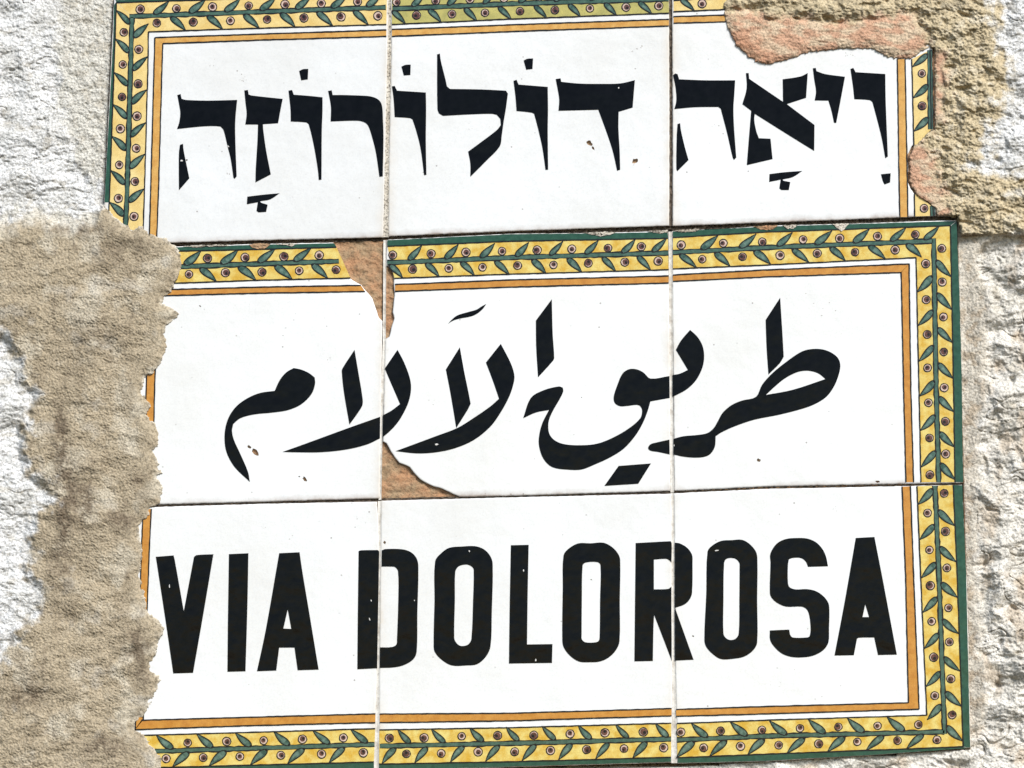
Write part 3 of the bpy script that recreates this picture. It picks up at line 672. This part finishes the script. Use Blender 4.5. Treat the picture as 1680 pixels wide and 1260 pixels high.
border_run(L3, 0, ((1564,795.9),(1580.3,1225)), ((1534,796.8),(1549.8,1204)), ((1504.5,797.6),(1520.7,1173.3)), [836,896,955,1015,1077,1134,1190], [809,872,932,997,1053,1113,1173], [801,860,922,979,1038,1101,1155], [841,902,961,1019,1078,1141], 26)

# ------------------------------------------------------------------ lettering
def crop(ox, oy, k): return lambda pts: [(ox+x/k, oy+y/k) for x, y in pts]
HA, HB, HC, HD, HE, HF, HG = crop(280,80,6), crop(380,180,6), crop(440,90,6), crop(640,80,6), crop(820,80,6), crop(1090,90,6), crop(1220,110,6)
K = 1677/350
A1, A2, A3, A4 = crop(340,540,K), crop(600,485,K), crop(850,540,K), crop(1050,485,K)
T1, T2, T3, T4 = crop(240,870,K), crop(570,860,K), crop(900,860,K), crop(1140,860,K)
def letter(T, h, name, conv, outer, holes=(), corner=33):
    s = Sheet()
    s.poly([smooth(conv(outer), corner)] + [smooth(conv(q), corner) for q in holes], h+0.00016, 0, 0.00015)
    return s.build(name, M['ink'], T)
# Hebrew
letter(U1, U_H, 'letter', HA, [(65,455),(98,445),(108,492),(150,503),(350,510),(520,507),(655,503),(645,600),(637,700),(635,800),(640,1000),(650,1255),(630,1280),(618,1268),(590,1080),(560,960),(520,800),(490,765),(420,760),(300,765),(150,780),(62,790),(85,720),(95,630),(85,560),(72,490)])
letter(U1, U_H, 'letter_foot', HA, [(92,945),(122,935),(128,1000),(150,1110),(184,1275),(82,1392),(80,1170),(82,1020)])
letter(U1, U_H, 'letter', HA, [(725,410),(760,405),(768,450),(800,460),(1103,493),(1080,610),(1058,732),(908,742),(912,800),(940,1000),(986,1236),(835,1315),(838,1180),(855,900),(860,745),(735,745),(748,640),(738,540)])
letter(U1, U_H, 'vowel_mark', HB, [(155,855),(320,835),(472,822),(380,882),(280,900),(290,915),(355,935),(340,1005),(265,1010),(245,995),(258,910),(150,930)])
letter(U1, U_H, 'vowel_dot', HA, [(1265,218),(1305,200),(1355,198),(1350,300),(1285,310)])
letter(U1, U_H, 'letter', HA, [(1160,412),(1195,405),(1212,452),(1350,462),(1495,477),(1495,620),(1488,800),(1485,1288),(1458,1292),(1450,1200),(1420,1010),(1385,840),(1358,742),(1335,725),(1182,715),(1180,600),(1170,500)])
letter(U1, U_H, 'letter', HC, [(590,355),(625,348),(635,395),(750,395),(900,400),(1000,407),(1070,430),(1110,470),(1125,530),(1130,640),(1135,800),(1128,1195),(1095,1200),(1060,960),(1020,800),(985,700),(950,665),(880,648),(615,655),(618,520),(605,430)])
letter(U2, U_H, 'letter', HD, [(18,370),(45,365),(68,412),(352,430),(355,600),(352,900),(358,1240),(335,1245),(300,980),(255,800),(220,695),(195,682),(45,672),(35,500)])
letter(U2, U_H, 'vowel_dot', HD, [(112,175),(150,158),(203,155),(200,258),(135,262)])
letter(U2, U_H, 'letter', HD, [(463,55),(490,47),(500,120),(545,300),(560,370),(590,395),(900,400),(1140,412),(1160,440),(1140,590),(1118,720),(1100,850),(1080,960),(950,1100),(790,1260),(790,1130),(768,1012),(900,915),(1050,800),(1090,750),(1085,690),(1050,650),(1000,640),(800,645),(520,660),(480,635),(466,590)])
letter(U2, U_H, 'letter', HD, [(1215,315),(1245,305),(1265,352),(1552,375),(1555,600),(1552,800),(1556,1190),(1530,1192),(1500,980),(1455,780),(1418,640),(1390,628),(1245,612),(1235,480)])
letter(U2, U_H, 'vowel_dot', HD, [(1315,115),(1350,98),(1408,95),(1402,198),(1340,205)])
letter(U2, U_H, 'letter', HE, [(550,298),(598,290),(605,325),(780,342),(1000,345),(1190,340),(1330,308),(1318,450),(1308,578),(1170,620),(1168,780),(1180,1000),(1185,1190),(1155,1200),(1110,1000),(1040,790),(970,600),(578,610),(585,500),(570,400)])
letter(U3, U_H, 'letter', HF, [(85,200),(108,182),(130,190),(145,240),(400,250),(697,250),(688,400),(680,520),(685,700),(708,1010),(685,1035),(670,1000),(620,780),(555,530),(530,512),(300,515),(98,533),(118,450),(110,320)])
letter(U3, U_H, 'letter_foot', HF, [(130,680),(155,672),(163,740),(200,900),(238,1035),(128,1145),(118,1120),(122,800)])
letter(U3, U_H, 'letter', HF, [(803,180),(830,178),(835,235),(1168,462),(1165,240),(1340,212),(1412,178),(1395,422),(1205,484),(1478,690),(1475,945),(1200,775),(890,580),(885,640),(905,750),(930,820),(1045,825),(1065,1025),(812,1085),(830,850),(855,550),(768,485),(810,330)])
letter(U3, U_H, 'vowel_mark', HG, [(255,1053),(400,1035),(578,1022),(485,1082),(385,1105),(390,1118),(460,1132),(445,1210),(370,1210),(352,1192),(365,1108),(252,1130)])
letter(U3, U_H, 'letter', HG, [(682,12),(710,8),(718,40),(800,68),(998,95),(960,300),(912,550),(890,548),(865,430),(835,330),(700,328),(713,240),(695,120)])
letter(U3, U_H, 'letter', HG, [(1052,18),(1080,8),(1102,50),(1395,68),(1398,300),(1405,500),(1420,880),(1395,897),(1360,700),(1310,500),(1268,345),(1240,325),(1090,315),(1075,180)])
letter(U3, U_H, 'vowel_dot', HG, [(1352,1055),(1448,1045),(1442,1135),(1388,1155),(1370,1120)])
# Arabic
C2 = 34
letter(M1, 0, 'letter', A1, [(680,305),(620,340),(570,400),(530,485),(420,500),(320,540),(230,605),(170,690),(140,790),(138,900),(160,990),(220,1090),(335,1200),(320,1120),(260,980),(210,870),(195,800),(205,745),(260,700),(370,670),(520,655),(640,635),(740,590),(820,510),(848,430),(845,380),(800,345),(740,318)], (), C2)
letter(M1, 0, 'letter', A1, [(1158,162),(1062,310),(1058,340),(1075,500),(1118,750),(1190,650),(1222,590),(1215,500),(1190,350)], (), C2)
letter(M1, 0, 'letter', A1, [(592,965),(800,890),(1100,780),(1360,688),(1358,858),(1260,905),(1100,945),(900,967),(700,968)], (), C2)
letter(M2, 0, 'letter', A2, [(135,940),(200,905),(270,852),(200,690),(150,572),(250,425),(300,520),(345,640),(357,720),(345,810),(310,900),(250,1000),(180,1075),(133,1112)], (), C2)
letter(M2, 0, 'letter', A2, [(740,405),(630,580),(665,760),(712,1040),(800,900),(825,850),(810,770),(775,600)], (), C2)
letter(M2, 0, 'letter', A2, [(1062,378),(945,525),(1000,670),(1048,810),(980,870),(850,960),(720,1040),(550,1105),(235,1222),(400,1240),(550,1232),(700,1200),(850,1135),(980,1030),(1060,920),(1130,790),(1165,680),(1168,620),(1140,530)], (), C2)
letter(M2, 0, 'vowel_mark', A2, [(648,220),(680,185),(720,155),(800,130),(870,110),(910,85),(948,65),(920,105),(870,145),(820,165),(740,180),(690,195)], (), C2)
letter(M2, 0, 'letter', A2, [(1463,28),(1338,195),(1340,400),(1355,642),(1470,515),(1482,490),(1470,300)], (), C2)
letter(M2, 0, 'letter', A3, [(40,700),(100,540),(200,480),(320,450),(352,460),(355,490),(330,545),(270,650),(240,730),(245,820),(290,875),(370,905),(500,912),(620,900),(740,855),(870,780),(960,700),(975,640),(960,605),(930,595),(860,603),(800,605),(760,580),(752,530),(780,440),(820,350),(870,315),(930,315),(985,340),(1040,388),(1190,368),(1192,540),(1040,568),(1020,640),(980,740),(920,840),(830,940),(720,1010),(600,1065),(500,1103),(400,1105),(270,1085),(200,1020),(165,920),(165,840),(190,740),(243,635),(140,655)], (), 52)
letter(M3, 0, 'letter', A3, [(1215,360),(1270,350),(1335,320),(1240,162),(1280,90),(1352,5),(1410,60),(1450,130),(1463,210),(1450,300),(1400,400),(1330,470),(1250,515),(1215,530)], (), C2)
letter(M2, 0, 'letter', A3, [(1022,935),(1040,905),(1090,890),(1190,868),(1192,985),(1100,965),(1040,955)], (), 75)
letter(M2, 0, 'letter_dots', A3, [(678,1232),(790,1075),(1045,1055),(945,1215)])
letter(M3, 0, 'letter', A4, [(264,1125),(340,1105),(450,1095),(530,1080),(580,1040),(610,990),(650,920),(720,860),(800,825),(912,795),(960,700),(1040,610),(1150,520),(1260,445),(1330,422),(1420,420),(1500,445),(1560,495),(1575,560),(1550,660),(1510,740),(1460,800),(1380,850),(1290,885),(1100,935),(900,975),(750,1025),(640,1075),(595,1105),(587,1193),(542,1253),(462,1273),(342,1266),(264,1248)],
       [[(990,780),(1200,740),(1458,655),(1400,610),(1320,590),(1240,600),(1140,650),(1060,715)]], 50)
letter(M3, 0, 'letter', A4, [(1102,15),(988,190),(995,400),(1010,620),(1100,530),(1130,480),(1120,300)], (), C2)
# Latin
LC = 36
letter(L1, 0, 'letter', T1, [(75,208),(215,197),(225,240),(295,635),(375,210),(395,195),(528,188),(450,650),(368,1120),(212,1125),(150,700)], (), LC)
letter(L1, 0, 'letter', T1, [(650,187),(803,180),(795,600),(780,1108),(638,1112),(642,700)], (), LC)
letter(L1, 0, 'letter', T1, [(1045,180),(1205,172),(1228,330),(1280,640),(1355,1095),(1190,1100),(1165,922),(1045,922),(1022,1102),(870,1108),(940,780)], [[(1112,622),(1140,775),(1078,772)]], LC)
letter(L1, 0, 'letter', T2, [(88,212),(105,205),(240,203),(250,215),(243,600),(234,1132),(78,1140),(82,700)], (), LC)
letter(L2, 0, 'letter', T2, [(270,205),(300,195),(430,197),(500,220),(545,270),(558,340),(550,700),(545,1000),(520,1060),(450,1105),(370,1125),(254,1130),(256,968),(350,965),(385,945),(390,900),(400,600),(398,370),(375,338),(340,333),(268,333)], (), 55)
letter(L2, 0, 'letter', T2, [(690,290),(740,225),(800,185),(900,175),(1000,172),(1070,195),(1120,245),(1142,310),(1135,700),(1125,960),(1090,1040),(1020,1100),(940,1110),(820,1110),(740,1065),(690,1010),(678,960),(685,600)],
       [[(848,375),(870,335),(905,320),(945,318),(980,335),(993,360),(988,600),(975,900),(955,940),(925,955),(885,955),(855,930),(840,895),(845,600)]], 55)
letter(L2, 0, 'letter', T2, [(1285,165),(1425,162),(1418,500),(1412,945),(1612,942),(1608,1090),(1270,1095),(1275,700)], (), LC)
letter(L2, 0, 'letter', T3, [(118,245),(160,190),(235,150),(330,150),(430,145),(500,180),(545,230),(563,280),(560,600),(558,920),(530,990),(470,1050),(400,1080),(320,1085),(240,1080),(170,1035),(120,970),(108,910),(112,500)],
       [[(268,325),(290,302),(380,297),(408,320),(405,600),(402,880),(395,915),(370,928),(290,928),(262,905),(260,870),(262,600)]], 60)
letter(L2, 0, 'letter', T3, [(685,148),(960,133),(968,150),(966,300),(950,285),(925,272),(828,278),(828,512),(940,508),(966,490),(966,700),(968,900),(968,1076),(962,1056),(830,712),(825,800),(820,1075),(675,1078),(680,600)], (), LC)
letter(L3, 0, 'letter', T3, [(992,145),(1030,150),(1090,185),(1128,240),(1132,300),(1128,540),(1110,590),(1070,630),(994,657),(1140,1065),(994,1072),(993,700)], (), 50)
letter(L3, 0, 'letter', T4, [(100,215),(140,165),(210,130),(290,125),(370,122),(430,155),(480,215),(492,280),(490,600),(490,930),(460,990),(390,1040),(300,1058),(205,1060),(140,1020),(90,965),(75,910),(90,550)],
       [[(230,310),(245,275),(285,265),(325,275),(350,305),(352,330),(350,600),(345,860),(320,900),(280,910),(245,895),(225,860),(225,600)]], 60)
letter(L3, 0, 'letter', T4, [(720,115),(800,108),(880,112),(950,140),(1000,190),(1030,250),(1047,330),(890,335),(870,290),(830,265),(770,265),(740,275),(732,320),(732,460),(745,495),(790,512),(880,510),(950,525),(1010,565),(1050,620),(1058,680),(1055,820),(1050,930),(1010,990),(940,1030),(870,1045),(770,1045),(690,1020),(630,970),(592,910),(590,835),(742,828),(750,870),(770,890),(880,890),(902,880),(910,820),(900,720),(880,670),(840,648),(720,648),(650,620),(605,580),(590,540),(595,300),(592,240),(620,180),(660,140)], (), 60)
letter(L3, 0, 'letter', T4, [(1265,108),(1412,100),(1480,450),(1588,1025),(1440,1028),(1410,890),(1290,892),(1275,900),(1250,1030),(1098,1032),(1180,600)], [[(1340,630),(1370,730),(1318,730)]], LC)

# small losses in the black enamel where white shows
def fleck(T, h, x, y, a, b, ang):
    s = Sheet(); L = []
    for q in range(9):
        t = 2*math.pi*q/9; r = rng.uniform(.6, 1.1); px, py = a*r*math.cos(t), b*r*math.sin(t)
        L.append((x+px*math.cos(ang)-py*math.sin(ang), y+px*math.sin(ang)+py*math.cos(ang)))
    s.poly([L], h+0.00022, 0, 0.00005); s.build('enamel_loss', M['white_paint'], T)
for T, h, x, y, a, b, g in ((M2,0,716.5,729,3.4,1.7,0),(U1,U_H,374.5,240,2.2,1.1,.6),(U1,U_H,298,263.5,2.4,1.6,0),(L1,0,278,962,.7,4,0),(L1,0,606.5,1016,1,3.2,-.3),(L1,0,609,985,.9,2,-.2),
                            (L3,0,1176,903,3.6,1,-.2),(U2,U_H,1015,144,1.2,1.4,.8),(L2,0,770,904,1.4,1.6,0),(L2,0,859,936,1,2,0),(L2,0,879,1083,1.1,2.6,0),(M3,0,1106,731,.8,2,0),(L2,0,680,985,.9,1.4,0)):
    fleck(T, h, x, y, a, b, g)

# grey scuffs and dirt marks on the white glaze
M['scuff'] = paint('grey_scuff', (0.52, 0.50, 0.48), (0.28, 0.25, 0.23), 1500, 0.5, 0.42, 0.6)
def scuff(T, h, x, y, a, b, ang, n):
    for i in range(n):
        u, v = rng.gauss(0, a), rng.gauss(0, b); s = Sheet(); k = rng.uniform(.35, 1.0)
        cx, cy = x+u*math.cos(ang)-v*math.sin(ang), y+u*math.sin(ang)+v*math.cos(ang)
        L = [(cx+k*rng.uniform(.5, 1.2)*1.5*math.cos(2*math.pi*q/7+ang), cy+k*rng.uniform(.5, 1.2)*math.sin(2*math.pi*q/7+ang)) for q in range(7)]
        s.poly([L], h+0.00003, 0, 0); s.build('scuff_mark', M['scuff'], T)
for a in ((U2,U_H,1044,81,7,1.2,-.4,9),(U1,U_H,400,130,4,8,.3,7),(U1,U_H,350,101,12,5,.2,4),(U3,U_H,1393,89,5,1.5,0,5),(U3,U_H,1180,206,9,5,0,6),(U1,U_H,374,277,1.5,7,0,6),(U2,U_H,760,208,22,4,0,4),
          (M3,0,1340,500,14,8,.5,6),(M1,0,540,588,3,5,0,4),(M2,0,708,655,4,3,.6,3),(L1,0,590,850,4,10,-.4,4),(L3,0,1366,837,5,2,.3,4),(L3,0,1300,1120,40,18,.6,8),(L1,0,470,1000,60,60,0,8),(M1,0,450,530,70,30,0,6)):
    scuff(*a)

# ------------------------------------------------------------------ grout in the joints
def grout(parent, line, w0, w1, h, amp=0.0005, seed=1, mat='grout'):
    """joint between tiles: line = centre points, w = half widths"""
    pts = rough_line(line, 1.4, 0.0, False)+[line[-1]]; n = len(pts); m = 10
    v = []; f = []
    for i, p in enumerate(pts):
        a = pts[max(0, i-1)]; b = pts[min(n-1, i+1)]; dx, dy = b[0]-a[0], b[1]-a[1]; L = math.hypot(dx, dy) or 1
        for j in range(m+1):
            t = (j/m*2-1); w = (w0+(w1-w0)*i/n); x = p[0]-dy/L*w*t; y = p[1]+dx/L*w*t
            z = float(h + amp*1.6*fbm(np.array(x/4.5), np.array(y/4.5), 3, 400+seed) - 0.0003*(1-abs(t)))
            v.append(W(x, y, z))
    for i in range(n-1):
        for j in range(m):
            k = i*(m+1)+j; f.append((k, k+1, k+m+2, k+m+1))
    me = bpy.data.meshes.new('grout'); me.from_pydata(v, [], f); me.polygons.foreach_set('use_smooth', [True]*len(f)); me.update()
    link('grout', me, M[mat], parent)
M['dark_joint'] = paint('dark_joint_fill', (0.05, 0.04, 0.033), (0.16, 0.125, 0.095), 500, 0.9, spec=0.1)
grout(upper, [(638.8,-20),(639,60),(637.5,150),(633,389)], 4.2, 5.2, U_H-0.00030, 0.00016, 1)
grout(upper, [(1100.2,-32),(1101,200),(1100.8,371)], 3.4, 3.6, U_H-0.0009, 0.0003, 2, 'dark_joint')
grout(upper, [(172,400.5),(420,397),(633,391.5),(1100,374.5),(1560,357)], 3.6, 3.6, -0.0013, 0.0006, 3, 'dark_joint')  # dark fill stands in for the shadow line under the upper panel
grout(lower, [(631.5,394),(630.5,560),(625,720),(623.5,820)], 2.5, 2.3, -0.00024, 0.00006, 4, 'clean_grout')
grout(lower, [(1099.8,380),(1101.5,640),(1103,808)], 3.0, 3.0, -0.00022, 0.00006, 5, 'clean_grout')
grout(lower, [(190,833),(420,825.5),(622,821),(840,815),(1103,808),(1260,800.2),(1578,794)], 3.2, 3.0, -0.0010, 0.0003, 6, 'dark_joint')
grout(lower, [(623.2,822),(622,945),(617.5,1264)], 3.2, 4.2, -0.00016, 0.00004, 7, 'clean_grout')
grout(lower, [(1103.5,809),(1104.5,945),(1106.5,1252)], 3.0, 5.0, -0.00030, 0.00005, 8, 'clean_grout')

# crumbs of old mortar and bared biscuit along the top edge of the lower panel
def crumb(T, pts, mat, h=0.0004):
    c = (sum(p[0] for p in pts)/len(pts), sum(p[1] for p in pts)/len(pts)); L = rough_line(pts, 2.2, 0.7); n = len(L)
    v = []; f = []
    for r, (k, z) in enumerate(((1.0, 0.0), (0.93, h), (0.55, h*1.2), (0.2, h*1.1))):
        for p in L:
            x, y = c[0]+(p[0]-c[0])*k, c[1]+(p[1]-c[1])*k
            v.append(W(x, y, z + (float(0.00035*fbm(np.array(x/3), np.array(y/3), 2, 500)) if r else 0)))
    for r in range(3):
        for i in range(n):
            j = (i+1) % n; f.append((r*n+i, r*n+j, (r+1)*n+j, (r+1)*n+i))
    f.append(tuple(range(3*n, 4*n)))
    me = bpy.data.meshes.new('mortar_crumb'); me.from_pydata(v, [], f); me.update(); link('mortar_crumb', me, M[mat], T)
crumb(M1, [(408,401),(425,399),(444,400),(441,404),(434,409),(422,409),(412,406)], 'clay')
crumb(M1, [(300,404),(330,402),(360,401.5),(380,402.5),(350,404),(320,405.5)], 'grout')
crumb(M1, [(452,400.5),(480,399),(486,401),(478,405),(470,401.5)], 'grout')
crumb(M2, [(960,382),(990,380),(1010,381.5),(1000,386),(985,388),(970,385)], 'grout')
crumb(M2, [(1062,379),(1096,377.5),(1096,381),(1080,383)], 'grout')
crumb(M3, [(1107,378.5),(1130,376.5),(1150,375.5),(1142,379.5),(1120,381)], 'grout')
crumb(M3, [(1236,371.5),(1258,370),(1276,369.5),(1271,375),(1262,377.5),(1248,377)], 'clay')
crumb(M3, [(1284,369.5),(1310,368.5),(1304,374.5),(1292,375.5)], 'grout')
crumb(M3, [(1366,367.5),(1394,366.5),(1387,374),(1381,380),(1374,375)], 'grout')
